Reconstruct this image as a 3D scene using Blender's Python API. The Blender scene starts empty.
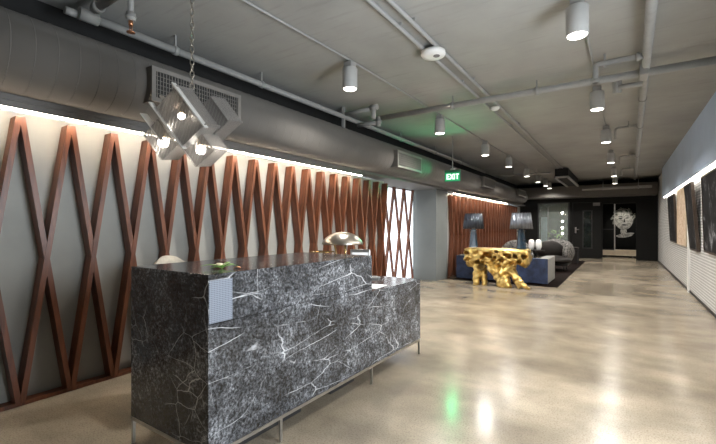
import bpy, bmesh, math, random
import numpy as np
from mathutils import Vector, Matrix
random.seed(7)
sc = bpy.context.scene
COL = sc.collection
PI = math.pi

# ------------------------------------------------------------------ materials
def new_mat(name):
    m = bpy.data.materials.new(name); m.use_nodes = True
    nt = m.node_tree; b = nt.nodes['Principled BSDF']
    return m, nt, b
def N(nt, t, **kw):
    n = nt.nodes.new(t)
    for k, v in kw.items():
        if k in n.inputs: n.inputs[k].default_value = v
        else: setattr(n, k, v)
    return n
def coords(nt, scale=(1, 1, 1), rot=(0, 0, 0), world=True):
    if world:
        c = nt.nodes.new('ShaderNodeNewGeometry').outputs['Position']
    else:
        c = nt.nodes.new('ShaderNodeTexCoord').outputs['Object']
    mp = nt.nodes.new('ShaderNodeMapping')
    mp.inputs['Scale'].default_value = scale; mp.inputs['Rotation'].default_value = rot
    nt.links.new(c, mp.inputs['Vector'])
    return mp.outputs['Vector']
def ramp(nt, fac, stops, interp='LINEAR'):
    r = nt.nodes.new('ShaderNodeValToRGB'); r.color_ramp.interpolation = interp
    e = r.color_ramp.elements
    while len(e) < len(stops): e.new(0.5)
    for i, (p, c) in enumerate(stops):
        e[i].position = p
        e[i].color = (*c, 1) if not isinstance(c, (int, float)) else (c, c, c, 1)
    nt.links.new(fac, r.inputs['Fac'])
    return r.outputs['Color']
def math_n(nt, op, a, b=None):
    m = nt.nodes.new('ShaderNodeMath'); m.operation = op
    for i, v in enumerate((a, b)):
        if v is None: continue
        if isinstance(v, (int, float)): m.inputs[i].default_value = v
        else: nt.links.new(v, m.inputs[i])
    return m.outputs[0]
def mixc(nt, fac, a, b, mode='MIX'):
    m = nt.nodes.new('ShaderNodeMix'); m.data_type = 'RGBA'; m.blend_type = mode
    for sock, v in ((m.inputs['Factor'], fac), (m.inputs['A'], a), (m.inputs['B'], b)):
        if isinstance(v, (int, float)): sock.default_value = v
        elif isinstance(v, tuple): sock.default_value = (*v, 1)
        else: nt.links.new(v, sock)
    # colour sockets of the mix node
    return m
def mix(nt, fac, a, b, mode='MIX'):
    m = nt.nodes.new('ShaderNodeMix'); m.data_type = 'RGBA'; m.blend_type = mode
    fs, As, Bs, out = m.inputs[0], m.inputs[6], m.inputs[7], m.outputs[2]
    for sock, v in ((fs, fac), (As, a), (Bs, b)):
        if isinstance(v, (int, float)): sock.default_value = v
        elif isinstance(v, tuple): sock.default_value = (*v, 1)
        else: nt.links.new(v, sock)
    return out
def noise(nt, vec, scale=5, detail=4, rough=.55, dist=0):
    n = nt.nodes.new('ShaderNodeTexNoise')
    n.inputs['Scale'].default_value = scale; n.inputs['Detail'].default_value = detail
    n.inputs['Roughness'].default_value = rough; n.inputs['Distortion'].default_value = dist
    nt.links.new(vec, n.inputs['Vector'])
    return n.outputs['Fac']
def bump(nt, b, h, strength=.2, dist=.01):
    n = nt.nodes.new('ShaderNodeBump'); n.inputs['Strength'].default_value = strength
    n.inputs['Distance'].default_value = dist
    nt.links.new(h, n.inputs['Height']); nt.links.new(n.outputs['Normal'], b.inputs['Normal'])
def plain(name, col, rough=.5, metal=0., var=.12, scale=6., spec=.5, bmp=0., world=True):
    m, nt, b = new_mat(name)
    v = coords(nt, world=world); f = noise(nt, v, scale, 5)
    lo = tuple(max(0, c*(1-var)) for c in col); hi = tuple(min(1, c*(1+var)) for c in col)
    nt.links.new(ramp(nt, f, [(.3, lo), (.7, hi)]), b.inputs['Base Color'])
    b.inputs['Roughness'].default_value = rough; b.inputs['Metallic'].default_value = metal
    b.inputs['Specular IOR Level'].default_value = spec
    if bmp: bump(nt, b, noise(nt, v, scale*8, 4), bmp, .005)
    return m
def emit(name, col, strength, base=None):
    m, nt, b = new_mat(name)
    b.inputs['Base Color'].default_value = (*(base or col), 1)
    b.inputs['Emission Color'].default_value = (*col, 1)
    b.inputs['Emission Strength'].default_value = strength
    return m
M = {}
# polished concrete floor
m, nt, b = new_mat('polished_concrete'); v = coords(nt)
big = noise(nt, v, .55, 4, .5, .3); mid = noise(nt, v, 2.6, 5, .55, .2); fine = noise(nt, v, 90, 3, .65); st = noise(nt, coords(nt, (.35, 1.3, 1)), 1.6, 4, .55)
c1 = ramp(nt, big, [(.25, (.24, .203, .155)), (.5, (.345, .295, .225)), (.75, (.45, .388, .3))])
c2 = mix(nt, .9, c1, ramp(nt, mid, [(.28, (.66, .65, .64)), (.72, (1.08, 1.07, 1.05))]), 'MULTIPLY')
c2 = mix(nt, .8, c2, ramp(nt, st, [(.3, (.7, .69, .68)), (.65, (1.05, 1.05, 1.05))]), 'MULTIPLY')
c3 = mix(nt, .5, c2, ramp(nt, fine, [(.36, (.4, .37, .33)), (.52, (1, 1, 1))]), 'MULTIPLY')
nt.links.new(c3, b.inputs['Base Color'])
nt.links.new(ramp(nt, big, [(.3, .15), (.7, .27)]), b.inputs['Roughness'])
b.inputs['Specular IOR Level'].default_value = .3; M['floor'] = m
# painted concrete ceiling
m, nt, b = new_mat('painted_ceiling'); v = coords(nt)
big = noise(nt, v, .8, 6, .6); st = noise(nt, coords(nt, (1.2, 14, 1)), 1.5, 5, .6)
c1 = ramp(nt, big, [(.3, (.275, .274, .26)), (.7, (.37, .37, .354))])
nt.links.new(mix(nt, .25, c1, ramp(nt, st, [(.33, (.62, .6, .58)), (.45, (1, 1, 1))]), 'MULTIPLY'), b.inputs['Base Color'])
b.inputs['Roughness'].default_value = .8; bump(nt, b, st, .15, .01); M['ceiling'] = m
# marble
m, nt, b = new_mat('dark_veined_marble'); v = coords(nt)
cl = noise(nt, v, 3.0, 6, .62, .5); gr = noise(nt, v, 60, 7, .78, .3); g2 = noise(nt, v, 17, 6, .7, .8)
base = ramp(nt, cl, [(.32, (.022, .023, .025)), (.5, (.05, .052, .057)), (.68, (.13, .135, .145))])
base = mix(nt, 1., base, ramp(nt, gr, [(.40, (.18, .18, .18)), (.5, (.8, .8, .8)), (.62, (2.5, 2.5, 2.5))]), 'MULTIPLY')
base = mix(nt, .8, base, ramp(nt, g2, [(.38, (.4, .4, .4)), (.62, (1.6, 1.6, 1.6))]), 'MULTIPLY')
def veins(scale, stretch, rot, w, dist):
    vec = coords(nt, stretch, rot)
    nz = nt.nodes.new('ShaderNodeTexNoise'); nz.inputs['Scale'].default_value = 4.5; nz.inputs['Detail'].default_value = 4
    nt.links.new(vec, nz.inputs['Vector'])
    mx = nt.nodes.new('ShaderNodeVectorMath'); mx.operation = 'MULTIPLY_ADD'
    nt.links.new(nz.outputs['Color'], mx.inputs[0]); mx.inputs[1].default_value = (dist,)*3; nt.links.new(vec, mx.inputs[2])
    vo = nt.nodes.new('ShaderNodeTexVoronoi'); vo.feature = 'DISTANCE_TO_EDGE'; vo.inputs['Scale'].default_value = scale
    nt.links.new(mx.outputs[0], vo.inputs['Vector'])
    return ramp(nt, vo.outputs['Distance'], [(0, 1.), (w, 0.)])
v1 = veins(2.1, (1, .42, 1.25), (.75, 0, 0), .0085, .12)
v2 = veins(4.5, (1, .35, 1.3), (.95, .2, .3), .012, .10)
v3 = veins(2.6, (1, 1.2, .5), (-.5, .3, 0), .008, .12)
msk = ramp(nt, noise(nt, v, 2.6, 4), [(.47, 0.), (.6, 1.)])
msk2 = ramp(nt, noise(nt, coords(nt, (1, 1, 1), (1, 1, 0)), 2.4, 4), [(.53, 0.), (.64, 1.)])
msk3 = ramp(nt, noise(nt, coords(nt, (1, 1, 1), (2, 1, 0)), 3.4, 4), [(.55, 0.), (.66, 1.)])
vv = math_n(nt, 'MAXIMUM', math_n(nt, 'MULTIPLY', v1, msk2), math_n(nt, 'MAXIMUM', math_n(nt, 'MULTIPLY', v2, msk), math_n(nt, 'MULTIPLY', v3, msk3)))
vv = math_n(nt, 'MULTIPLY', vv, .9)
nt.links.new(mix(nt, vv, base, (.60, .61, .63)), b.inputs['Base Color'])
b.inputs['Roughness'].default_value = .16; M['marble'] = m
# wood
def wood(name, dark, light, rough=.42):
    m, nt, b = new_mat(name); v = coords(nt, (10, 10, .8))
    g = noise(nt, v, 3, 6, .6, .5); g2 = noise(nt, coords(nt, (1, 1, .2)), 2.5, 2)
    c = ramp(nt, g, [(.3, dark), (.7, light)])
    nt.links.new(mix(nt, .5, c, ramp(nt, g2, [(.3, (.7, .7, .7)), (.7, (1, 1, 1))]), 'MULTIPLY'), b.inputs['Base Color'])
    b.inputs['Roughness'].default_value = rough; bump(nt, b, g, .1, .003); return m
M['wood'] = wood('red_brown_timber', (.066, .02, .009), (.20, .066, .028))
M['wall_panel'] = plain('grey_fabric_panel', (.33, .33, .305), .85, var=.06, scale=3)
M['dark_wall'] = plain('charcoal_wall', (.008, .008, .0075), .6, spec=.2, var=.2, scale=2)
M['black_void'] = plain('flat_black', (.012, .012, .012), .9)  # even near-black for the upper left wall, vent backings and box casing
M['duct'] = plain('painted_duct_grey', (.125, .117, .107), .75, spec=.25, var=.06, scale=2)
M['vent_frame'] = plain('vent_frame_grey', (.16, .15, .137), .6, var=.05)
M['pelmet'] = plain('painted_pelmet_grey', (.13, .123, .115), .6, var=.05)
M['pipe'] = plain('painted_pipe_grey', (.30, .30, .29), .5, var=.08, scale=8)
M['fixture'] = plain('downlight_grey', (.42, .42, .41), .4, var=.05, scale=8)
M['column'] = plain('grey_board_column', (.15, .162, .16), .75, var=.1, scale=1.5, bmp=.1)
M['upper_white'] = plain('pale_blue_grey_paint', (.52, .64, .82), .7, var=.05, scale=1.5)
M['white'] = plain('white_paint', (.75, .75, .74), .5, var=.03)
M['steel'] = plain('brushed_steel', (.52, .51, .49), .3, 1., var=.08, scale=20)
M['brass'] = plain('polished_brass', (.72, .52, .24), .25, 1., var=.05)
M['pewter'] = plain('smoked_nickel', (.42, .38, .33), .28, 1., var=.05)
M['gold'] = plain('gold_leaf', (.66, .47, .17), .32, 1., var=.3, scale=14, bmp=.3)
M['black'] = plain('black_plastic', (.015, .015, .016), .4)
M['seat_beige'] = plain('beige_upholstery', (.52, .47, .39), .85, scale=30, bmp=.2)
M['blue_velvet'] = plain('navy_velvet', (.028, .046, .11), .6, var=.5, scale=7)
M['grey_cloth'] = plain('grey_weave', (.2, .198, .19), .9, var=.15, scale=40)
M['leather'] = plain('dark_brown_leather', (.014, .011, .010), .6, spec=.25, var=.3)
M['blue_glaze'] = plain('deep_blue_glaze', (.008, .03, .055), .15, var=.3, scale=10)
M['rug'] = plain('dark_rug', (.012, .008, .007), .95, spec=.05, var=.5, scale=12, bmp=.3)
M['paper'] = plain('white_paper', (.8, .8, .79), .6, var=.02)
M['leaf'] = plain('fresh_green_leaf', (.22, .42, .08), .45, var=.3, scale=40)
M['petal'] = plain('cream_petal', (.8, .76, .52), .5, var=.1, scale=40)
M['orange'] = plain('orange_petal', (.7, .24, .08), .5, var=.2, scale=40)
M['darkglass'] = plain('dark_glass', (.012, .016, .014), .06, var=.1)
M['niche'] = plain('green_grey_wall', (.045, .06, .042), .8, var=.3, scale=2)
M['curtain'] = plain('pale_blue_cloth', (.30, .40, .46), .9, var=.1)
M['plinth'] = plain('pale_wood_bench', (.55, .46, .34), .5, var=.1)
M['detector'] = plain('detector_white', (.8, .8, .78), .4, var=.02)
M['copper'] = plain('copper_sprinkler', (.65, .32, .18), .35, 1.)
def patterned(name, dark, light, scale):
    m, nt, b = new_mat(name); v = coords(nt)
    n = noise(nt, v, scale, 4, .7, 1.5)
    nt.links.new(ramp(nt, n, [(.44, dark), (.54, light)]), b.inputs['Base Color'])
    b.inputs['Roughness'].default_value = .8; return m
M['pattern'] = patterned('grey_patterned_weave', (.018, .017, .016), (.2, .19, .18), 14)
# perforated panel (holes drawn in the sheet)
def perforated(name, col, hole, pitch, axes, rad=.3, metal=.0, rough=.45):
    m, nt, b = new_mat(name); g = nt.nodes.new('ShaderNodeNewGeometry').outputs['Position']
    s = nt.nodes.new('ShaderNodeSeparateXYZ'); nt.links.new(g, s.inputs[0])
    f = []
    for ax in axes:
        t = math_n(nt, 'FRACT', math_n(nt, 'MULTIPLY', s.outputs[ax], 1/pitch))
        f.append(math_n(nt, 'POWER', math_n(nt, 'SUBTRACT', t, .5), 2))
    d = math_n(nt, 'SQRT', math_n(nt, 'ADD', f[0], f[1]))
    k = ramp(nt, d, [(rad, 1.), (rad+.06, 0.)])
    big = ramp(nt, noise(nt, g, 1.5, 3), [(.3, (.9, .9, .9)), (.7, (1, 1, 1))])
    nt.links.new(mix(nt, k, mix(nt, 1., col, big, 'MULTIPLY'), hole), b.inputs['Base Color'])
    b.inputs['Roughness'].default_value = rough; b.inputs['Metallic'].default_value = metal
    bump(nt, b, k, -.3 if False else .3, -.004 if False else .004); return m
M['perf_wall'] = perforated('perforated_white_panel', (.70, .695, .68), (.22, .215, .21), .05, ('Y', 'Z'))
M['perf_tile'] = perforated('perforated_blue_grey_inset', (.20, .23, .285), (.06, .07, .09), .0098, ('Y', 'Z'))
# spiral duct, seam drawn by geometry; mesh plate for pendant
m, nt, b = new_mat('smoked_wire_mesh'); v = coords(nt, world=False)
w1 = nt.nodes.new('ShaderNodeTexWave'); w1.bands_direction = 'X'; w1.inputs['Scale'].default_value = 42; w1.inputs['Distortion'].default_value = 1.2
w2 = nt.nodes.new('ShaderNodeTexWave'); w2.bands_direction = 'Y'; w2.inputs['Scale'].default_value = 36; w2.inputs['Distortion'].default_value = 1.2
for w in (w1, w2): nt.links.new(v, w.inputs['Vector'])
a = math_n(nt, 'MAXIMUM', w1.outputs['Fac'], w2.outputs['Fac'])
al = ramp(nt, a, [(.5, .2), (.85, .85)])
b.inputs['Base Color'].default_value = (.29, .275, .26, 1); b.inputs['Metallic'].default_value = .35; b.inputs['Roughness'].default_value = .35
nt.links.new(al, b.inputs['Alpha']); M['mesh'] = m
M['clear_edge'] = plain('polished_acrylic_edge', (.72, .70, .66), .15, .3)
# abstract picture
def abstract(name, axes_scale, seed):
    m, nt, b = new_mat(name); v = coords(nt, axes_scale, (seed, seed*.7, 0))
    n1 = noise(nt, v, 1.6, 8, .72, 2.0); n2 = noise(nt, v, 6, 8, .75, 1.0)
    c = ramp(nt, n1, [(.44, (.005, .005, .006)), (.54, (.015, .015, .018)), (.62, (.2, .2, .21)), (.74, (.6, .6, .6))])
    nt.links.new(mix(nt, .8, c, ramp(nt, n2, [(.38, (.08, .08, .08)), (.62, (1.3, 1.3, 1.3))]), 'MULTIPLY'), b.inputs['Base Color'])
    b.inputs['Roughness'].default_value = .6; b.inputs['Specular IOR Level'].default_value = .15; return m
M['art'] = [abstract('dark_abstract_canvas', (1, 1, 1), 1.1), abstract('dark_stroke_canvas', (1, 2, .6), 2.3), abstract('black_smoke_canvas', (1, 1.5, .8), 4.2)]
M['tan_panel'] = patterned('tan_wall_panel', (.42, .30, .20), (.58, .46, .34), 9)
M['frame'] = plain('dark_walnut_frame', (.045, .03, .022), .45)
M['led_warm'] = emit('warm_led', (1., .84, .66), 105)
M['led_right'] = emit('neutral_led', (1., .93, .84), 22)
M['lens'] = emit('downlight_lens', (1., .95, .86), 9)
M['bulb'] = emit('frosted_bulb_lit', (1., .93, .82), 60)
M['bulb_dim'] = emit('frosted_bulb_glow', (1., .72, .55), .5, (.8, .6, .5))
M['window_glow'] = emit('backlit_frosted_glass', (.86, .93, 1.), 1.8)
M['exit_face'] = emit('exit_green_face', (.01, .42, .15), 1.0, (.005, .05, .02))
M['exit_text'] = emit('exit_letter_glow', (.85, 1., .92), 1.25)
M['exit_box'] = plain('exit_housing_green', (.03, .14, .08), .4)

# ------------------------------------------------------------------ mesh builder
class MB:
    def __init__(self): self.bm = bmesh.new()
    def _x(self, vs, R=None, loc=(0, 0, 0)):
        M4 = Matrix.Translation(loc) @ (R.to_4x4() if R is not None else Matrix.Identity(4))
        bmesh.ops.transform(self.bm, matrix=M4, verts=vs)
    def box(self, x0, x1, y0, y1, z0, z1, bev=0., R=None, loc=None, seg=2):
        r = bmesh.ops.create_cube(self.bm, size=1.)
        vs = r['verts']
        for v in vs:
            v.co = Vector(((x0+x1)/2+v.co.x*(x1-x0), (y0+y1)/2+v.co.y*(y1-y0), (z0+z1)/2+v.co.z*(z1-z0)))
        if R is not None: self._x(vs, R, loc or (0, 0, 0))
        elif loc: self._x(vs, None, loc)
        if bev:
            es = {e for v in vs for e in v.link_edges}
            bmesh.ops.bevel(self.bm, geom=list(es), offset=bev, segments=seg, affect='EDGES', profile=.5)
        return self
    def tube(self, pts, r, seg=12, cap=True):
        pts = [Vector(p) for p in pts]; rings = []
        rs = r if isinstance(r, (list, tuple)) else [r]*len(pts)
        up = None
        for i, p in enumerate(pts):
            d = (pts[min(i+1, len(pts)-1)]-pts[max(i-1, 0)]).normalized()
            if up is None:
                up = Vector((0, 0, 1)) if abs(d.z) < .9 else Vector((0, 1, 0))
            s = d.cross(up).normalized(); u = s.cross(d).normalized(); up = u
            rings.append([self.bm.verts.new(p+rs[i]*(math.cos(2*PI*k/seg)*s+math.sin(2*PI*k/seg)*u)) for k in range(seg)])
        for a, b_ in zip(rings, rings[1:]):
            for k in range(seg):
                f = self.bm.faces.new((a[k], a[(k+1) % seg], b_[(k+1) % seg], b_[k])); f.smooth = True
        if cap:
            self.bm.faces.new(rings[0][::-1]); self.bm.faces.new(rings[-1])
        return self
    def lathe(self, prof, c=(0, 0, 0), seg=24, axis='Z', sharp=False, flute=0, fl=0.):
        rings = []
        for (r, h) in prof:
            ring = []
            for k in range(seg):
                t = 2*PI*k/seg; rr = max(r, 1e-4)*(1+(fl*math.cos(flute*t) if flute else 0))
                if axis == 'Z': p = (c[0]+rr*math.cos(t), c[1]+rr*math.sin(t), c[2]+h)
                elif axis == 'Y': p = (c[0]+rr*math.sin(t), c[1]+h, c[2]+rr*math.cos(t))
                else: p = (c[0]+h, c[1]+rr*math.cos(t), c[2]+rr*math.sin(t))
                ring.append(self.bm.verts.new(p))
            rings.append(ring)
        for a, b_ in zip(rings, rings[1:]):
            for k in range(seg):
                f = self.bm.faces.new((a[k], a[(k+1) % seg], b_[(k+1) % seg], b_[k])); f.smooth = not sharp
        self.bm.faces.new(rings[0][::-1]); self.bm.faces.new(rings[-1])
        return self
    def ball(self, c, r, sx=1, sy=1, sz=1, seg=16, R=None):
        q = bmesh.ops.create_uvsphere(self.bm, u_segments=seg, v_segments=max(6, seg//2), radius=r)
        for v in q['verts']: v.co = Vector((v.co.x*sx, v.co.y*sy, v.co.z*sz))
        for v in q['verts']:
            for f in v.link_faces: f.smooth = True
        self._x(q['verts'], R, c); return self
    def hexa(self, P):   # 8 corners: bottom 4 ccw, top 4 ccw
        v = [self.bm.verts.new(p) for p in P]
        for q in ((3, 2, 1, 0), (4, 5, 6, 7), (0, 1, 5, 4), (1, 2, 6, 5), (2, 3, 7, 6), (3, 0, 4, 7)):
            self.bm.faces.new([v[i] for i in q])
        return self
    def prism(self, poly, axis, a0, a1):   # extruded polygon; poly in the two other axes
        def mk(p, a):
            return {'X': (a, p[0], p[1]), 'Y': (p[0], a, p[1]), 'Z': (p[0], p[1], a)}[axis]
        A = [self.bm.verts.new(mk(p, a0)) for p in poly]; B = [self.bm.verts.new(mk(p, a1)) for p in poly]
        n = len(poly)
        self.bm.faces.new(A); self.bm.faces.new(B[::-1])
        for i in range(n): self.bm.faces.new((A[i], B[i], B[(i+1) % n], A[(i+1) % n]))
        return self
    def raw(self, verts, faces, smooth=True):
        v = [self.bm.verts.new(p) for p in verts]
        for f in faces:
            try:
                g = self.bm.faces.new([v[i] for i in f]); g.smooth = smooth
            except ValueError: pass
        return self
    def build(self, name, mat, parent=None, off=(0, 0, 0)):
        bm = self.bm
        bmesh.ops.recalc_face_normals(bm, faces=bm.faces)
        if any(off):
            bmesh.ops.translate(bm, verts=bm.verts, vec=-Vector(off))
        me = bpy.data.meshes.new(name); bm.to_mesh(me); bm.free()
        me.materials.append(mat if not isinstance(mat, str) else M[mat])
        o = bpy.data.objects.new(name, me); COL.objects.link(o)
        if parent is not None: o.parent = parent
        return o
def solo(name, mb, mat, label, cat, group=None):
    vs = mb.bm.verts
    xs = [v.co.x for v in vs]; ys = [v.co.y for v in vs]; zs = [v.co.z for v in vs]
    c = ((min(xs)+max(xs))/2, (min(ys)+max(ys))/2, min(zs))
    o = mb.build(name, mat, None, c); o.location = c
    return tag(o, label, cat, group)
def tag(o, label, cat, group=None):
    o['label'] = label; o['category'] = cat
    if group: o['group'] = group
    return o
def thing(name, label, cat, loc=(0, 0, 0), group=None, rz=0):
    o = bpy.data.objects.new(name, None); o.empty_display_size = .1; COL.objects.link(o)
    o.location = loc; o.rotation_euler = (0, 0, rz)
    return tag(o, label, cat, group)
class T:   # a thing whose parts are written in world coordinates
    def __init__(self, name, label, cat, loc, group=None):
        self.loc = loc; self.o = thing(name, label, cat, loc, group)
    def part(self, name, mb, mat, parent=None, label=None):
        q = mb.build(name, mat, parent or self.o, self.loc)
        if label: q['label'] = label
        return q
def struct(name, mb, mat, parent=None):
    o = mb.build(name, mat, parent)
    if parent is None: o['kind'] = 'structure'
    return o
def children(o): return [c for c in bpy.data.objects if c.parent == o]
def dup(root, loc, label, rz=None):
    r = root.copy(); COL.objects.link(r); r.location = loc; r['label'] = label
    if rz is not None: r.rotation_euler = (0, 0, rz)
    for ch in children(root):
        c = ch.copy(); COL.objects.link(c); c.parent = r
        for g in children(ch):
            d = g.copy(); COL.objects.link(d); d.parent = c
    return r
def spot(name, loc, energy, col, angle, parent=None, radius=.05, blend=.6, rot=(0, 0, 0)):
    l = bpy.data.lights.new(name, 'SPOT'); l.energy = energy; l.color = col; l.spot_size = angle
    l.spot_blend = blend; l.shadow_soft_size = radius
    o = bpy.data.objects.new(name, l); COL.objects.link(o); o.location = loc; o.rotation_euler = rot
    if parent is not None: o.parent = parent
    return o

# ------------------------------------------------------------------ the room
XL, XW, XR = -3.72, -3.85, 1.15          # lattice front, panel wall, right wall
CZ, YB, YF = 3.2, 19.0, -2.6
struct('floor', MB().box(-5, 1.6, YF-.2, 22.4, -.1, 0), 'floor')
struct('ceiling', MB().box(-4.4, 1.6, YF-.2, YB+.3, CZ, CZ+.2), 'ceiling')
struct('wall_left', MB().box(XW-.15, XW, YF, 6.66, 0, 2.22).box(XW-.15, XW, 9.84, YB, 0, 2.22), 'wall_panel')
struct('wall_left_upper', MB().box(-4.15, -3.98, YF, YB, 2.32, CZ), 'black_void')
struct('wall_recess', MB().box(-4.56, -4.42, 6.5, 9.3, 0, 2.31).box(-4.42, XW-.15, 6.5, 6.66, 0, 2.31), 'wall_panel')
struct('column', MB().box(-4.42, -3.78, 9.1, 9.84, 0, 2.25, .006).box(-4.42, -3.774, 9.095, 9.845, 2.06, 2.075), 'column')
struct('trim_1', MB().box(-4.42, -3.625, YF, YB, 2.25, 2.275).box(-3.64, -3.62, YF, YB, 2.262, 2.292), 'pelmet')
w = struct('window_2', MB().box(-4.42, -4.405, 6.9, 9.1, .02, 2.25), 'steel')
MB().box(-4.404, -4.395, 6.94, 9.08, .06, 2.22).build('pane', 'window_glow', w)
# right wall with the daylight window beside the camera
WY0, WY1, WZ0, WZ1 = 1.3, 2.8, .3, 2.2
struct('wall_right', MB().box(XR, XR+.15, WY1, YB, 0, CZ).box(XR, XR+.15, YF, WY0, 0, CZ)
       .box(XR, XR+.15, WY0, WY1, 0, WZ0).box(XR, XR+.15, WY0, WY1, WZ1, CZ), 'perf_wall')
struct('wall_right_upper', MB().box(1.07, XR-.001, 3.2, 16.0, 2.262, CZ-.001), 'upper_white')
wn = struct('window_1', MB().box(XR+.03, XR+.09, WY0, WY0+.05, WZ0, WZ1).box(XR+.03, XR+.09, WY1-.05, WY1, WZ0, WZ1)
            .box(XR+.03, XR+.09, WY0, WY1, WZ0, WZ0+.05).box(XR+.03, XR+.09, WY0, WY1, WZ1-.05, WZ1)
            .box(XR+.04, XR+.08, (WY0+WY1)/2-.03, (WY0+WY1)/2+.03, WZ0, WZ1), 'black')
struct('wall_front', MB().box(-4.5, XR+.15, YF-.15, YF, 0, CZ), 'wall_panel')
struct('baseboard_right', MB().box(XR-.012, XR, WY1+.1, YB, 0, .05), 'black')
struct('trim_2', MB().box(1.115, XR, 10.40, 10.54, 0, 2.26), 'white')
# back wall: display window, door, opening, panels
bw = MB()
bw.box(-4.4, -3.12, YB, YB+.12, 0, 2.6).box(-3.12, -1.86, YB, YB+.12, 0, .4).box(-3.12, -1.86, YB, YB+.12, 2.37, 2.6)
bw.box(-1.86, -1.74, YB, YB+.12, 0, 2.6).box(-1.74, -.70, YB, YB+.12, 2.33, 2.6).box(-.70, -.66, YB, YB+.12, 0, 2.6)
bw.box(-1.86, -.66, YB+.1, YB+.14, 0, 2.6)
bw.box(-.66, .46, YB, YB+.12, 2.26, 2.6).box(.46, 1.15, YB, YB+.12, 0, 2.6).box(-4.4, 1.15, YB, YB+.12, 2.6, CZ)
struct('wall_back', bw, 'dark_wall')
struct('ceiling_bulkhead', MB().box(-4.2, 1.1, 18.1, YB-.002, 2.52, 2.98, .03), 'duct')
d = struct('door_1', MB().box(-1.73, -.71, YB+.02, YB+.07, .005, 2.32, .004), 'dark_wall')
MB().box(-1.34, -1.06, YB+.008, YB+.019, .45, 1.96).build('glass_pane', 'darkglass', d)
MB().box(-1.38, -1.34, YB+.005, YB+.02, .41, 2.).box(-1.06, -1.02, YB+.005, YB+.02, .41, 2.).box(-1.34, -1.06, YB+.005, YB+.02, .41, .45).box(-1.34, -1.06, YB+.005, YB+.02, 1.96, 2.).build('pane_frame', 'black', d)
MB().box(-1.66, -1.60, YB, YB+.019, 1.05, 1.3).tube([(-1.63, YB+.01, 1.2), (-1.63, YB-.05, 1.2), (-1.5, YB-.05, 1.2)], .014).build('handle', 'steel', d)
# rooms beyond the back wall
struct('wall_beyond', MB().box(-1., 1.3, 22, 22.1, 0, 2.7).box(-1.1, -1., YB+.12, 22.1, 0, 2.7).box(1.2, 1.3, YB+.12, 22.1, 0, 2.7), 'dark_wall')
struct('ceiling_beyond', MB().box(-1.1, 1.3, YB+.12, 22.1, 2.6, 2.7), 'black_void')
struct('wall_display', MB().box(-3.4, -1.6, 20.3, 20.4, 0, 2.7).box(-3.5, -3.4, YB+.12, 20.4, 0, 2.7).box(-1.6, -1.5, YB+.12, 20.4, 0, 2.7).box(-3.4, -1.6, YB+.12, 20.3, 2.5, 2.6), 'niche')

# ------------------------------------------------------------------ timber lattice screens
def lattice(label, peaks_y0, step, n, xf, depth, wd, z0, z1, rails=True):
    yc = peaks_y0+step*(n-1)/2
    t = T('lattice_screen', label, 'wooden screen', (xf-depth/2, yc, 0))
    def slat(ya, yb, dx):   # bottom ya, top yb
        x0, x1 = xf-depth+dx, xf-dx
        h = wd/2*math.sqrt(1+((yb-ya)/(z1-z0))**2)
        return MB().hexa([(x0, ya-h, z0), (x1, ya-h, z0), (x1, ya+h, z0), (x0, ya+h, z0),
                          (x0, yb-h, z1), (x1, yb-h, z1), (x1, yb+h, z1), (x0, yb+h, z1)])
    for k in range(n-1):
        a, b_ = peaks_y0+k*step, peaks_y0+(k+1)*step
        e = wd*.28
        t.part('slat', slat(a+e, b_-e, 0.), 'wood')
        t.part('slat', slat(b_-e, a+e, .004), 'wood')
    if rails:
        t.part('bottom_rail', MB().box(xf-depth, xf-.03, peaks_y0-.06, peaks_y0+step*(n-1)+.06, 0, z0-.001), 'wood')
    return t
lattice('long wooden lattice of crossing slats on the wall behind the reception desk', 1.05-.3265*4, .3265, 22, XL, .118, .036, .03, 2.165)
lattice('wooden lattice in front of the bright white glass beside the column', 7.0, .487, 5, -4.31, .05, .05, .03, 2.24)
lattice('far wooden lattice with warm strip light behind the two table lamps', 10.0, .3265, 25, XL, .118, .036, .03, 2.165)
def strip(label, y0, y1, x, z, mat):
    t = T('led_strip', label, 'strip light', (x, (y0+y1)/2, z))
    t.part('housing', MB().box(x-.016, x+.022, y0, y1, z, 2.2495), 'pelmet')
    t.part('diffuser', MB().box(x+.004, x+.018, y0+.01, y1-.01, z-.010, z-.0005, .002), mat)
strip('warm strip light along the lattice behind the reception desk', -1.0, 5.57, -3.655, 2.2, 'led_warm')
strip('warm strip light above the far lattice behind the table lamps', 9.9, 15.7, -3.655, 2.2, 'led_warm')
t = T('led_strip', 'white strip light on the right wall above the paintings', 'strip light', (1.12, 9.5, 2.26))
t.part('housing', MB().box(1.075, 1.149, 3.2, 15.45, 2.244, 2.2615), 'white')
t.part('diffuser', MB().box(1.078, 1.11, 3.2, 15.45, 2.226, 2.2435, .004), 'led_right')

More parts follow.
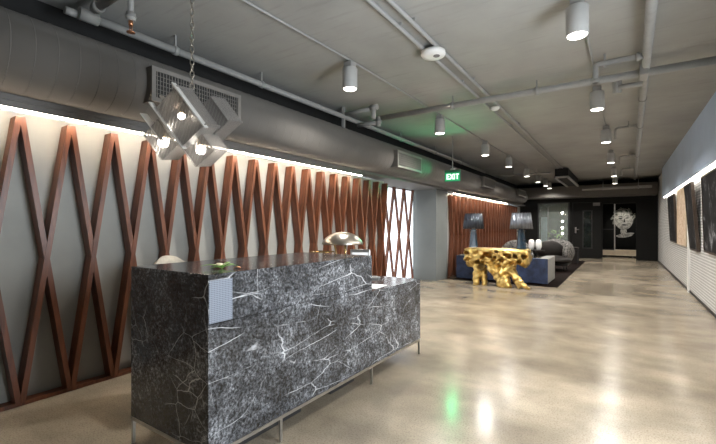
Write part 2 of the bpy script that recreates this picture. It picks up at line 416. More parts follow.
# ------------------------------------------------------------------ spiral duct and its grilles
duct = T('air_duct', 'long round grey spiral duct with four grilles above the timber lattice wall', 'air duct', (-3.55, 8, 2.28))
R0 = .276; dm = MB().lathe([(R0, -2.0), (R0, 17.7)], (-3.55, 0, 2.56), 48, 'Y')
y = -1.9
while y < 17.6:
    dm.lathe([(R0-.001, y-.005), (R0+.0035, y-.002), (R0+.0035, y+.002), (R0-.001, y+.005)], (-3.55, 0, 2.56), 40, 'Y'); y += .132
duct.part('duct_body', dm, 'duct')
def vent(y0, y1, z0, z1):
    x1 = -3.2; x0 = -3.5
    h = duct.part('vent', MB().box(x0, x1-.012, y0, y1, z0, z1), 'duct')
    f = .035
    duct.part('frame', MB().box(x1-.012, x1, y0, y1, z0, z0+f).box(x1-.012, x1, y0, y1, z1-f, z1).box(x1-.012, x1, y0, y0+f, z0+f, z1-f).box(x1-.012, x1, y1-f, y1, z0+f, z1-f), 'vent_frame', h)
    g = MB(); n = max(8, int((y1-y0-2*f)/.026))
    for k in range(n):
        yy = y0+f+(k+.5)*(y1-y0-2*f)/n
        g.box(x1-.011, x1-.002, yy-.0032, yy+.0032, z0+f, z1-f)
    for k in range(1, 6): g.box(x1-.0115, x1-.0045, y0+f, y1-f, z0+f+k*(z1-z0-2*f)/6-.002, z0+f+k*(z1-z0-2*f)/6+.002)
    duct.part('grille', g, 'vent_frame', h)
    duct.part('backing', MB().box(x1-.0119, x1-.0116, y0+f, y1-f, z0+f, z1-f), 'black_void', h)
vent(1.752, 2.66, 2.38, 2.668)
vent(6.02, 7.0, 2.37, 2.66)
vent(11.1, 12.3, 2.45, 2.74)
vent(15.6, 16.9, 2.48, 2.75)

# ------------------------------------------------------------------ ceiling services
def pipe(name, pts, r, label, cat='pipe', mat='pipe', clamps=()):
    mb = MB().tube(pts, r)
    for c in clamps:
        i = Vector(c)
        d = (Vector(pts[-1])-Vector(pts[0])).normalized()
        mb.tube([i-d*.02, i+d*.02], r*1.28); mb.box(i.x-.008, i.x+.008, i.y-.008, i.y+.008, i.z, CZ-.001)
    return solo(name, mb, mat, label, cat)
sp = T('sprinkler_piping', 'connected grey sprinkler pipes crossing and running along the whole ceiling', 'pipes', (-1.5, 5, 2.8))
def sprun(pts, r, clamps=(), name='pipe'):
    q = sp.part(name, MB().tube(pts, r), 'pipe')
    d = (Vector(pts[-1])-Vector(pts[0])).normalized()
    for c in clamps:
        i = Vector(c)
        sp.part('hanger', MB().tube([i-d*.02, i+d*.02], r*1.28).box(i.x-.008, i.x+.008, i.y-.008, i.y+.008, i.z, CZ-.001), 'pipe', q)
    return q
sprun([(-3.6, 1.40, 3.05), (-3.6, 12.6, 3.05)], .034, [(-3.6, y, 3.05) for y in (2.2, 3.3, 6.9, 8.6, 10.4)])
sprun([(-3.55, 1.47, 3.10), (-2.2, 1.47, 3.10)], .034)
sp.part('fitting', MB().tube([(-3.6, 1.38, 3.05), (-3.6, 1.52, 3.05)], .05).tube([(-3.64, 1.30, 3.05), (-3.64, 1.38, 3.05)], .03).tube([(-3.51, 1.47, 3.1), (-3.45, 1.47, 3.1)], .046), 'pipe')
hd = sp.part('drop_pipe', MB().tube([(-3.07, 1.47, 3.12), (-3.07, 1.52, 3.05), (-3.07, 1.52, 2.93)], .022).tube([(-3.07, 1.52, 2.95), (-3.07, 1.52, 2.89)], .034).tube([(-3.07, 1.52, 2.925), (-3.07, 1.52, 2.915)], .04), 'pipe')
sp.part('nozzle', MB().tube([(-3.07, 1.52, 2.89), (-3.07, 1.52, 2.855)], .016).tube([(-3.085, 1.52, 2.86), (-3.085, 1.52, 2.81)], .004).tube([(-3.055, 1.52, 2.86), (-3.055, 1.52, 2.81)], .004).lathe([(.003, .0), (.03, .002), (.03, .006), (.003, .008)], (-3.07, 1.52, 2.802), 16), 'copper', hd, 'copper sprinkler nozzle')
sprun([(-3.3, 5.41, 3.06), (1.149, 5.44, 3.06)], .043, [(-2.0, 5.418, 3.06), (-.9, 5.425, 3.06)])
sp.part('pipe_loop', MB().tube([(-3.6, 5.0, 3.09), (-3.05, 4.98, 3.09)], .032).tube([(-3.05, 4.98, 3.12), (-3.05, 4.98, 2.93)], .035).tube([(-2.99, 4.98, 3.1), (-3.1, 4.98, 3.1)], .045), 'pipe')
sp.part('pipe_loop', MB().tube([(-3.58, 5.36, 2.99), (-3.2, 5.38, 2.99)], .034).tube([(-3.2, 5.38, 3.08), (-3.2, 5.38, 2.92)], .034).tube([(-3.2, 5.38, 3.02), (-3.2, 5.38, 2.96)], .05), 'pipe')
sp.part('hanger', MB().box(-3.62, -3.58, 4.96, 5.0, 2.86, 3.199), 'pipe')
sprun([(.16, 1.5, 3.10), (.40, 18., 3.10)], .04, [(.175, 2.6, 3.1), (.235, 6.7, 3.1), (.26, 8.5, 3.1), (.31, 12, 3.1)])
sp.part('pipe_loop', MB().tube([(.19, 5.0, 3.1), (-.22, 5.0, 3.1), (-.235, 5.0, 3.085), (-.24, 5.0, 3.06), (-.24, 5.0, 2.9)], .03).tube([(-.24, 5, 2.94), (-.24, 5, 2.9)], .04).tube([(.15, 5, 3.1), (.12, 5, 3.1)], .045).box(-.165, -.14, 4.99, 5.01, 3.05, 3.199), 'pipe')
sp.part('pipe_loop', MB().tube([(.2, 5.6, 2.99), (-.05, 5.6, 2.99)], .03).tube([(-.06, 5.6, 2.92), (-.06, 5.6, 3.1)], .035).tube([(-.02, 5.6, 2.92), (-.02, 5.6, 3.1)], .02).box(.16, .24, 5.3, 5.55, 3., 3.14, .01), 'pipe')
for yy, xx in ((8.45, .25), (11.9, .3), (14.6, .34)):
    e = xx-.31
    sprun([(xx, yy, 3.1), (e, yy, 3.1), (e-.025, yy, 3.09), (e-.04, yy, 3.06), (e-.04, yy, 2.9)], .022, [((xx+e)/2, yy, 3.1)], 'branch_pipe')
pipe('conduit', [(-2.62, .3, 3.182), (-2.5, 3.6, 3.182), (-2.44, 18, 3.182)], .012, 'thin conduit feeding the downlight row above the desk', 'conduit')
pipe('conduit', [(-.31, .3, 3.182), (-.27, 6, 3.182), (-.21, 17.6, 3.182)], .012, 'thin conduit feeding the right row of downlights', 'conduit')
for x, lab in ((-1.70, 'left one of two parallel conduits under the smoke detector'), (-1.56, 'right one of two parallel conduits under the smoke detector')):
    mb = MB().tube([(x, .5, 3.172), (x, 13.9, 3.172)], .02)
    for yy in (1.5, 3.2, 4.9, 7.5, 10.2): mb.box(x-.035, x+.035, yy-.012, yy+.012, 3.17, 3.199)
    solo('conduit', mb, 'pipe', lab, 'conduit')
t = T('smoke_detector', 'large round white smoke detector on the two conduits', 'smoke detector', (-1.62, 3.82, 3.09))
t.part('base', MB().lathe([(.02, .06), (.10, .06), (.10, .0585), (.02, .0605)], (-1.62, 3.82, 3.09), 28), 'pipe')
t.part('cover', MB().lathe([(.01, .0), (.06, .0), (.115, .012), (.125, .03), (.122, .059), (.01, .0595)], (-1.62, 3.82, 3.09), 32), 'detector')
t.part('sensor_ring', MB().lathe([(.022, -.004), (.03, -.008), (.034, -.004), (.034, -.0005), (.022, -.0005)], (-1.575, 3.80, 3.09), 16), 'grey_cloth')
t = T('smoke_detector', 'small white detector on the conduits just past the cross pipe', 'smoke detector', (-1.6, 6.13, 3.1))
t.part('base', MB().lathe([(.03, .05), (.05, .05), (.05, .0505), (.03, .051)], (-1.6, 6.13, 3.1), 20), 'pipe')
t.part('cover', MB().lathe([(.01, .0), (.045, .004), (.065, .025), (.065, .0495), (.01, .0498)], (-1.6, 6.13, 3.1), 20), 'detector')
# hanging box at the end of the conduits
t = T('service_box', 'dark metal box hung from the ceiling where the conduits end', 'metal box', (-1.55, 15, 2.8))
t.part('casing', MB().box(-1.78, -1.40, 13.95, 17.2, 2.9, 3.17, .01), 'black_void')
t.part('rim', MB().box(-1.8, -1.74, 13.9, 17.3, 2.86, 2.92, .008).box(-1.44, -1.38, 13.9, 17.3, 2.86, 2.92, .008).box(-1.8, -1.38, 13.9, 13.94, 2.86, 2.92), 'pipe')
t.part('hanger', MB().box(-1.76, -1.74, 14.2, 14.22, 3.1, 3.199).box(-1.44, -1.42, 14.2, 14.22, 3.1, 3.199).box(-1.6, -1.58, 17.0, 17.02, 3.1, 3.199), 'pipe')
pipe('ceiling_pipe', [(-3.4, 13.3, 2.98), (-1.82, 13.3, 2.98)], .03, 'short grey pipe between the duct end and the hung metal box', clamps=[(-2.9, 13.3, 2.98), (-2.2, 13.3, 2.98)])
pipe('ceiling_pipe', [(-1.3, 17.7, 2.78), (.9, 17.7, 2.78)], .05, 'thick dark grey pipe crossing in front of the far bulkhead', clamps=[(-.6, 17.7, 2.78), (.5, 17.7, 2.78)])

def make_downlight():
    r = thing('downlight', '', 'ceiling light', group='cylinder downlights under the ceiling')
    MB().lathe([(.072, .006), (.080, .0), (.083, .006), (.083, .222), (.078, .23), (.01, .231)], seg=28).build('can', 'fixture', r)
    MB().box(-.05, .05, -.05, .05, .232, .298, .006).build('junction_box', 'pipe', r)
    MB().lathe([(.002, -.003), (.068, -.002), (.072, .003), (.002, .0055)], seg=24).build('lens', 'lens', r)
    return r
ordn = ['first', 'second', 'third', 'fourth', 'fifth', 'sixth', 'seventh', 'eighth']
proto = None
A = [(-2.513, 3.6), (-2.49, 6.15), (-2.45, 8.6), (-2.42, 10.6), (-2.43, 12.95), (-2.43, 14.9), (-2.42, 16.5), (-2.44, 17.6)]
Bq = [(-.298, 3.6), (-.27, 6.03), (-.242, 8.5), (-.222, 11.3), (-.205, 14.4), (-.21, 16.9)]
for row, side in ((A, 'in the left row above the desk'), (Bq, 'in the right row')):
    for i, (x, y) in enumerate(row):
        lab = f'grey cylinder downlight {side}, {ordn[i]} from the camera'
        if proto is None:
            proto = make_downlight(); proto['label'] = lab; proto.location = (x, y, 2.87); o = proto
        else: o = dup(proto, (x, y, 2.87), lab)
for row in (A, Bq):
    for i, (x, y) in enumerate(row):
        spot('downlight_beam', (x, y, 2.862), 330 if y < 13 else 200, (1., .96, .9), 2.75, radius=.06, blend=.8)

# exit sign
ex = Vector((-2.92, 7.9, 2.27))
t = thing('exit_sign', 'green illuminated exit sign hanging from the ceiling beside the duct', 'exit sign', ex, rz=.12)
MB().box(-.165, .165, -.02, .02, 0, .24, .006).build('housing', 'exit_box', t)
MB().box(-.15, .15, -.026, -.021, .012, .185).build('face', 'exit_face', t)
L = MB(); zt, zb = .158, .045; yf0, yf1 = -.032, -.0265
def bar(x0, x1, z0, z1): L.box(x0, x1, yf0, yf1, z0, z1)
bar(-.118, -.096, zb, zt); bar(-.096, -.055, zb, zb+.02); bar(-.096, -.055, zt-.02, zt); bar(-.096, -.062, .092, .111)
for s in (1, -1):
    L.hexa([(-.012-s*.03-.012, yf0, zb), (-.012-s*.03+.012, yf0, zb), (-.012-s*.03+.012, yf1, zb), (-.012-s*.03-.012, yf1, zb),
            (-.012+s*.03-.012, yf0, zt), (-.012+s*.03+.012, yf0, zt), (-.012+s*.03+.012, yf1, zt), (-.012+s*.03-.012, yf1, zt)])
bar(.033, .055, zb, zt); bar(.092, .114, zb, zt-.02); bar(.07, .136, zt-.02, zt)
lt = L.build('letters', 'exit_text', t); lt['label'] = 'glowing white letters reading EXIT'
MB().tube([(0, 0, .24), (0, 0, .93)], .01).lathe([(.01, .24), (.05, .242), (.05, .27), (.02, .285), (.01, .286)], seg=16).build('stem', 'pipe', t)
spot('exit_glow', (0, -.06, .10), 30, (.02, 1., .40), 2.6, t, radius=.0, blend=1., rot=(math.radians(-110), 0, 0))

# ------------------------------------------------------------------ reception desk
DX0, DX1, DY0, DYS, DY1 = -2.545, -1.77, 1.262, 2.86, 3.83
T_ = .028
t = T('reception_desk', 'long dark marble reception desk with raised counter on slim metal legs', 'reception desk', (-2.14, 2.5, 0))
t.part('front_panel', MB().prism([(DY0, .166), (DY1, .166), (DY1, .766), (DYS, .766), (DYS, .836), (DY0, .836)], 'X', DX1-T_, DX1), 'marble')
up = t.part('counter_front', MB().box(DX1-T_, DX1, DY0, DYS, .840, 1.078), 'marble')
t.part('perforated_inset', MB().box(DX1-.004, DX1+.0012, DY0+.004, DY0+.15, .843, 1.066), 'perf_tile', up, 'blue grey perforated square inset')
t.part('end_panel', MB().box(DX0, DX1-T_-.0005, DY0, DY0+T_, .166, 1.078), 'marble')
t.part('far_end_panel', MB().box(DX0, DX1-T_-.0005, DY1-T_, DY1, .166, .766), 'marble')
t.part('step_panel', MB().box(DX0, DX1-T_-.0005, DYS-T_, DYS, .793, 1.078), 'marble')
t.part('countertop', MB().box(DX0, DX1, DY0, DYS, 1.0785, 1.0985, .002), 'marble')
t.part('worktop', MB().box(DX0, DX1, DYS-T_, DY1, .7665, .79, .002), 'marble')
t.part('inner_shelf', MB().box(DX0, DX1-T_-.001, DY0+T_+.001, DYS-T_-.001, .74, .765), 'black')
fr = MB(); q = .022
fr.box(DX1-q, DX1+.002, DY0-.002, DY1+.002, .144, .165).box(DX0-.002, DX0+q, DY0-.002, DY1+.002, .144, .165)
fr.box(DX0, DX1, DY0-.002, DY0+q, .144, .165).box(DX0, DX1, DY1-q, DY1+.002, .144, .165)
t.part('base_frame', fr, 'steel')
for x in (DX1-.01, DX0+.01):
    for y in (DY0+.01, 1.79, 2.87, DY1-.01):
        t.part('leg', MB().box(x-.009, x+.009, y-.009, y+.009, 0, .1435, .001), 'steel')
# black pedestals under the desk
for (y0, y1, lab) in ((1.55, 2.13, 'black drawer unit under the near half of the reception desk'), (2.47, 2.80, 'narrow black drawer unit under the middle of the reception desk')):
    t = T('drawer_unit', lab, 'drawer unit', (-2.1, (y0+y1)/2, 0))
    t.part('body', MB().box(-2.36, -1.91, y0, y1, .02, .60, .006), 'black')
    for k in range(3):
        dr = t.part('drawer', MB().box(-2.375, -2.3605, y0+.01, y1-.01, .04+k*.185, .21+k*.185, .003), 'black')
        t.part('handle', MB().box(-2.39, -2.3755, (y0+y1)/2-.06, (y0+y1)/2+.06, .165+k*.185, .178+k*.185), 'steel', dr)
    for sx in (-2.32, -1.99):
        for sy in (y0+.04, y1-.04): t.part('foot', MB().lathe([(.018, 0), (.018, .0195)], (sx, sy, 0), 12), 'black')
# desk chair
t = T('desk_chair', 'desk chair with rounded beige back behind the reception desk', 'chair', (-2.95, 1.885, 0))
cx, cy = -2.95, 1.885
bk = MB()
nu, nv = 18, 12; V = []; Fc = []
for side in (0, 1):
    for j in range(nv+1):
        for i in range(nu+1):
            u = -1+2*i/nu; w_ = j/nv
            hw = .205*math.sqrt(max(.3, 1-max(0, (w_-.72)/.28)**3))
            th = .035*math.sqrt(max(0, 1-abs(u)**3))*math.sqrt(max(.02, 1-abs(2*w_-1)**5))
            zz = .56+w_*.54-.045*abs(u)**2.5*max(0, (w_-.6)/.4)
            V.append((cx-.19-.07*w_+.05*u*u+(th if side == 0 else -th), cy+hw*u, zz))
n1 = (nu+1)*(nv+1)
for side in (0, 1):
    for j in range(nv):
        for i in range(nu):
            a_ = side*n1+j*(nu+1)+i; f = (a_, a_+1, a_+nu+2, a_+nu+1); Fc.append(f if side == 0 else f[::-1])
def rim(idx):
    for a_, b_ in zip(idx, idx[1:]): Fc.append((a_, b_, b_+n1, a_+n1))
rim([i for i in range(nu+1)]); rim([nv*(nu+1)+i for i in range(nu+1)]); rim([j*(nu+1) for j in range(nv+1)]); rim([j*(nu+1)+nu for j in range(nv+1)])
t.part('backrest', bk.raw(V, Fc), 'seat_beige')
t.part('seat', MB().box(cx-.2, cx+.23, cy-.23, cy+.23, .42, .50, .035, seg=4), 'seat_beige')
t.part('back_support', MB().tube([(cx-.05, cy, .41), (cx-.26, cy, .43), (cx-.27, cy, .62)], .018), 'steel')
t.part('gas_post', MB().tube([(cx, cy, .1), (cx, cy, .415)], .025), 'steel')
bs = MB()
for k in range(5):
    a_ = 2*PI*k/5+.3; bs.tube([(cx, cy, .115), (cx+.27*math.cos(a_), cy+.27*math.sin(a_), .075)], [.028, .016])
t.part('star_base', bs, 'steel')
for k in range(5):
    a_ = 2*PI*k/5+.3; px, py = cx+.26*math.cos(a_), cy+.26*math.sin(a_)
    t.part('caster', MB().tube([(px-.012, py, .03), (px+.012, py, .03)], .03), 'black')
# desk lamp
lx, ly = -2.34, 3.22; z0 = .7905
t = T('desk_lamp', 'dome desk lamp with smoked metal shade and brass stems', 'desk lamp', (lx, ly, z0))
t.part('shade', MB().lathe([(.205, .375), (.207, .385), (.195, .41), (.165, .445), (.12, .475), (.07, .493), (.02, .5), (.018, .494), (.068, .487), (.117, .468), (.16, .438), (.19, .405), (.2, .376)], (lx, ly, z0), 40), 'pewter')
t.part('base', MB().lathe([(.1, 0), (.1, .014), (.09, .02), (.01, .021)], (lx, ly, z0), 32), 'brass')
t.part('stem', MB().tube([(lx+.02, ly+.02, z0+.02), (lx+.02, ly+.02, z0+.485)], .012), 'brass')
t.part('stem', MB().tube([(lx+.01, ly-.03, z0+.02), (lx-.04, ly-.10, z0+.44)], .009), 'brass')
t.part('bulb', MB().ball((lx, ly+.03, z0+.41), .028), 'bulb_dim')
# wire letter rack
rx, ry = -2.42, 3.0
t = T('letter_rack', 'thin brass letter rack on the lower worktop beside the dome lamp', 'letter rack', (rx, ry, z0))
w_ = .09
fr = MB()
for sx in (-w_, w_):
    for sy in (-.07, .07): fr.tube([(rx+sx, ry+sy, z0), (rx+sx, ry+sy, z0+.31)], .005, 8)
for zz in (.31, .2, .09):
    for sx in (-w_, w_): fr.tube([(rx+sx, ry-.07, z0+zz), (rx+sx, ry+.07, z0+zz)], .005, 8)
    for sy in (-.07, .07): fr.tube([(rx-w_, ry+sy, z0+zz), (rx+w_, ry+sy, z0+zz)], .005, 8)
t.part('wire_frame', fr, 'brass')
for zz in (.08, .19): t.part('tray', MB().box(rx-w_, rx+w_, ry-.07, ry+.07, z0+zz, z0+zz+.004), 'steel')
# white card stand
kx, ky = -2.1, 3.18
t = T('notice_stand', 'small white notice in a silver frame right of the dome lamp', 'sign holder', (kx, ky, z0))
Rk = Matrix.Rotation(math.radians(28), 3, 'Z')
t.part('frame', MB().box(-.095, .095, -.008, .008, .0, .335, .003, Rk, (kx, ky, z0)), 'steel')
t.part('card', MB().box(-.08, .08, -.0105, -.0082, .03, .305, 0, Rk, (kx, ky, z0)), 'paper')
t.part('foot', MB().box(-.08, .08, .0085, .1, .0, .006, 0, Rk, (kx, ky, z0)), 'steel')
# papers on the worktop
for (px, py, rz, lab) in ((-1.98, 3.12, .1, 'sheet of white paper on the lower worktop close to the raised counter'),):
    solo('paper_sheet', MB().box(-.15, .15, -.12, .12, 0, .003, 0, Matrix.Rotation(rz, 3, 'Z'), (px, py, z0+.0005)), 'paper', lab, 'paper')
solo('booklet', MB().box(-.06, .06, -.04, .04, 0, .018, .003, Matrix.Rotation(.2, 3, 'Z'), (-2.2, 3.60, z0+.0005)), 'grey_cloth', 'small grey booklet at the far end of the worktop', 'booklet')
# sprig
t = T('flower_sprig', 'small sprig of green leaves and cream petals lying on the counter', 'flowers', (-1.96, 1.49, 1.099))
zc = 1.0992
def leafm(c, ln, wd, rz, tilt, zz=0):
    vs = []; n = 8
    R = Matrix.Rotation(rz, 3, 'Z') @ Matrix.Rotation(-tilt, 3, 'Y')
    top = []; P = []
    for i in range(n+1):
        s = i/n; w = wd*math.sin(PI*min(1, s*.96+.02))**.8/2
        for y_, dz in ((-w, .15*w), (0, 0), (w, .15*w)):
            P.append(R @ Vector((s*ln, y_, dz+.12*ln*math.sin(PI*s)))+Vector((c[0], c[1], zc+zz)))
    for i in range(n+1):
        for k in range(3): pass
    m = len(P)
    P2 = [p+Vector((0, 0, .0015)) for p in P]; F = []
    for i in range(n):
        for k in range(2):
            a_ = i*3+k; F.append((a_, a_+1, a_+4, a_+3)); F.append((m+a_, m+a_+3, m+a_+4, m+a_+1))
    for i in range(n):
        for k in (0, 2):
            a_ = i*3+k; F.append((a_, a_+3, m+a_+3, m+a_))
    return P+P2, F
def leaves(specs):
    mb = MB()
    for s in specs:
        P, F = leafm(*s); mb.raw(P, F)
    return mb
c0 = (-1.96, 1.49)
for sp in ((c0, .075, .04, .6, .35), (c0, .07, .035, 1.6, .5), (c0, .08, .035, -.9, .25), (c0, .12, .028, 3.9, .12), (c0, .07, .028, 4.3, .06), (c0, .09, .022, 1.0, .15)):
    t.part('leaf', leaves([sp]), 'leaf')
for sp in ((c0, .06, .04, 3.0, .5), (c0, .05, .035, -2., .55), (c0, .045, .03, .1, .7)):
    t.part('petal', leaves([sp]), 'petal')
t.part('petal', leaves([((-1.91, 1.53), .05, .03, .4, .1)]), 'orange', None, 'orange petal')

# ------------------------------------------------------------------ pendant of mesh boxes
pc = Vector((-2.443, 1.614, 2.02))
th = math.radians(33.757)
fwd = Vector((-math.sin(th), math.cos(th), 0)); rgt = Vector((math.cos(th), math.sin(th), 0)); upv = Vector((0, 0, 1))
t = thing('pendant_lamp', 'cluster of tilted mesh boxes with bulbs hanging from a chain over the desk', 'pendant lamp', (pc.x, pc.y, 3.2))
off = (pc.x, pc.y, 3.2)
def sx(u, v, dd=0): return pc+rgt*((u-192)/146)+upv*((128-v)/146)+fwd*dd
B3 = Matrix((rgt, upv, -fwd)).transposed()       # local x right, y up, z towards the room's near end
Rb = B3 @ Matrix.Rotation(math.radians(-14), 3, 'Y') @ Matrix.Rotation(math.radians(10), 3, 'X') @ Matrix.Rotation(math.radians(35), 3, 'Z')
def meshbox(c, hx, hy, hz, over, parent):
    e = .0022
    sh = []
    plates = []
    for s in (-1, 1):
        plates.append(MB().box(-hx-over, hx+over, s*hy-e, s*hy+e, -hz, hz, 0, Rb, c))
        plates.append(MB().box(s*hx-e, s*hx+e, -hy-over*.3, hy+over*.3, -hz-.01, hz+.01, 0, Rb, c))
    plates.append(MB().box(-hx, hx, -hy, hy, hz-e, hz+e, 0, Rb, c))
    plates.append(MB().box(-hx, hx, -hy, hy, -hz-e, -hz+e, 0, Rb, c))
    for p in plates: p.build('mesh_plate', 'mesh', parent, off)
boxes = [(sx(171, 141, -.03), .078, .105, .08, .0), (sx(194, 122, -.10), .10, .15, .085, .02), (sx(207, 150, -.02), .09, .075, .08, .0), (sx(214, 117, .06), .10, .10, .085, .01)]
for bx in boxes: meshbox(*bx, t)
# white polished plate edges
ed = MB()
c = boxes[1][0]
for k, (s, ov) in enumerate(((-1, .05), (1, .03))):
    ed.box(s*.106-.004, s*.106+.004, -.17, .15+ov, .06, .10, 0, Rb, c)
    ed.box(s*.06-.003, s*.06+.003, .10, .18+ov, -.02, .02, 0, Rb, c)
ed.box(-.122, -.116, -.10, .12, .03, .09, 0, Rb, sx(176, 120, -.06))
ed.build('plate_edge', 'clear_edge', t, off)
for (u, v, r, mt, dd) in ((167, 144, .036, 'bulb', -.05), (203, 151, .033, 'bulb', -.04), (177, 105, .03, 'bulb_dim', -.02), (186, 119, .024, 'bulb', -.07)):
    bb = MB().ball(sx(u, v, dd), r).build('bulb', mt, t, off)
    MB().tube([sx(u, v, dd)+Vector((0, 0, r*.8)), sx(u, v, dd)+Vector((0, 0, r*.8+.045))], .014).build('socket', 'brass', bb, off)
ch = MB(); zz = pc.z+.2; k = 0; topx = sx(192, 96)
while zz < 3.16:
    ring = []
    for q in range(17):
        a_ = 2*PI*q/16
        du, dz = .013*math.cos(a_), .026*math.sin(a_)
        v_ = (rgt if k % 2 == 0 else fwd)*du
        ring.append((topx.x+v_.x, topx.y+v_.y, zz+dz))
    ch.tube(ring, .0035, 6, cap=False); zz += .042; k += 1
ch.build('chain', 'pewter', t, off)
MB().lathe([(.005, -.05), (.03, -.045), (.055, -.01), (.055, -.001), (.005, -.0005)], (topx.x, topx.y, 3.2), 20).build('ceiling_cap', 'brass', t, off)
MB().tube([topx+Vector((0, 0, -.12)), topx+Vector((0, 0, .02))], .008).build('hub_rod', 'brass', t, off)

# ------------------------------------------------------------------ surface nets for sculpted solids
def surface_nets(fn, lo, hi, h):
    nx, ny, nz = [int(math.ceil((b_-a_)/h))+1 for a_, b_ in zip(lo, hi)]
    X, Y, Z = np.meshgrid(lo[0]+h*np.arange(nx), lo[1]+h*np.arange(ny), lo[2]+h*np.arange(nz), indexing='ij')
    F = fn(X, Y, Z); ins = F < 0
    idx = -np.ones((nx-1, ny-1, nz-1), int); verts = []
    cor = [(i, j, k) for i in (0, 1) for j in (0, 1) for k in (0, 1)]
    edges = [(a_, b_) for a_ in range(8) for b_ in range(a_+1, 8) if sum(abs(p-q) for p, q in zip(cor[a_], cor[b_])) == 1]
    cnt = sum(ins[i:nx-1+i, j:ny-1+j, k:nz-1+k].astype(int) for i, j, k in cor)
    for (i, j, k) in np.argwhere((cnt > 0) & (cnt < 8)):
        acc = np.zeros(3); n = 0
        vals = [F[i+a_, j+b_, k+c_] for a_, b_, c_ in cor]
        for a_, b_ in edges:
            if (vals[a_] < 0) != (vals[b_] < 0):
                tt = vals[a_]/(vals[a_]-vals[b_])
                acc += np.array(cor[a_])+tt*(np.array(cor[b_])-np.array(cor[a_])); n += 1
        p = acc/n
        idx[i, j, k] = len(verts); verts.append((lo[0]+h*(i+p[0]), lo[1]+h*(j+p[1]), lo[2]+h*(k+p[2])))
    faces = []
    for ax in range(3):
        sl0 = [slice(None)]*3; sl1 = [slice(None)]*3; sl0[ax] = slice(0, -1); sl1[ax] = slice(1, None)
        ch_ = ins[tuple(sl0)] != ins[tuple(sl1)]
        o1, o2 = [a_ for a_ in range(3) if a_ != ax]
        for p in np.argwhere(ch_):
            q = []
            ok = True
            for d1, d2 in ((0, 0), (-1, 0), (-1, -1), (0, -1)):
                c_ = list(p); c_[o1] += d1; c_[o2] += d2
                if min(c_) < 0 or c_[0] >= nx-1 or c_[1] >= ny-1 or c_[2] >= nz-1: ok = False; break
                v_ = idx[tuple(c_)]
                if v_ < 0: ok = False; break
                q.append(int(v_))
            if ok: faces.append(q)
    return verts, faces
def cap_sd(X, Y, Z, a_, b_, r0, r1):
    a_, b_ = np.array(a_), np.array(b_); d = b_-a_
    tt = np.clip(((X-a_[0])*d[0]+(Y-a_[1])*d[1]+(Z-a_[2])*d[2])/d.dot(d), 0, 1)
    return np.sqrt((X-a_[0]-tt*d[0])**2+(Y-a_[1]-tt*d[1])**2+(Z-a_[2]-tt*d[2])**2)-(r0+(r1-r0)*tt)
def ell_sd(X, Y, Z, c, r):
    k = np.sqrt(((X-c[0])/r[0])**2+((Y-c[1])/r[1])**2+((Z-c[2])/r[2])**2)
    return (k-1)*min(r)
def smin(a_, b_, k):
    h = np.clip(.5+.5*(b_-a_)/k, 0, 1); return b_*(1-h)+a_*h-k*h*(1-h)
def rbox(X, Y, Z, c, hs, r):
    qx, qy, qz = [np.abs(P-cc)-(hh-r) for P, cc, hh in ((X, c[0], hs[0]), (Y, c[1], hs[1]), (Z, c[2], hs[2]))]
    return np.sqrt(np.maximum(qx, 0)**2+np.maximum(qy, 0)**2+np.maximum(qz, 0)**2)+np.minimum(np.maximum(qx, np.maximum(qy, qz)), 0)-r

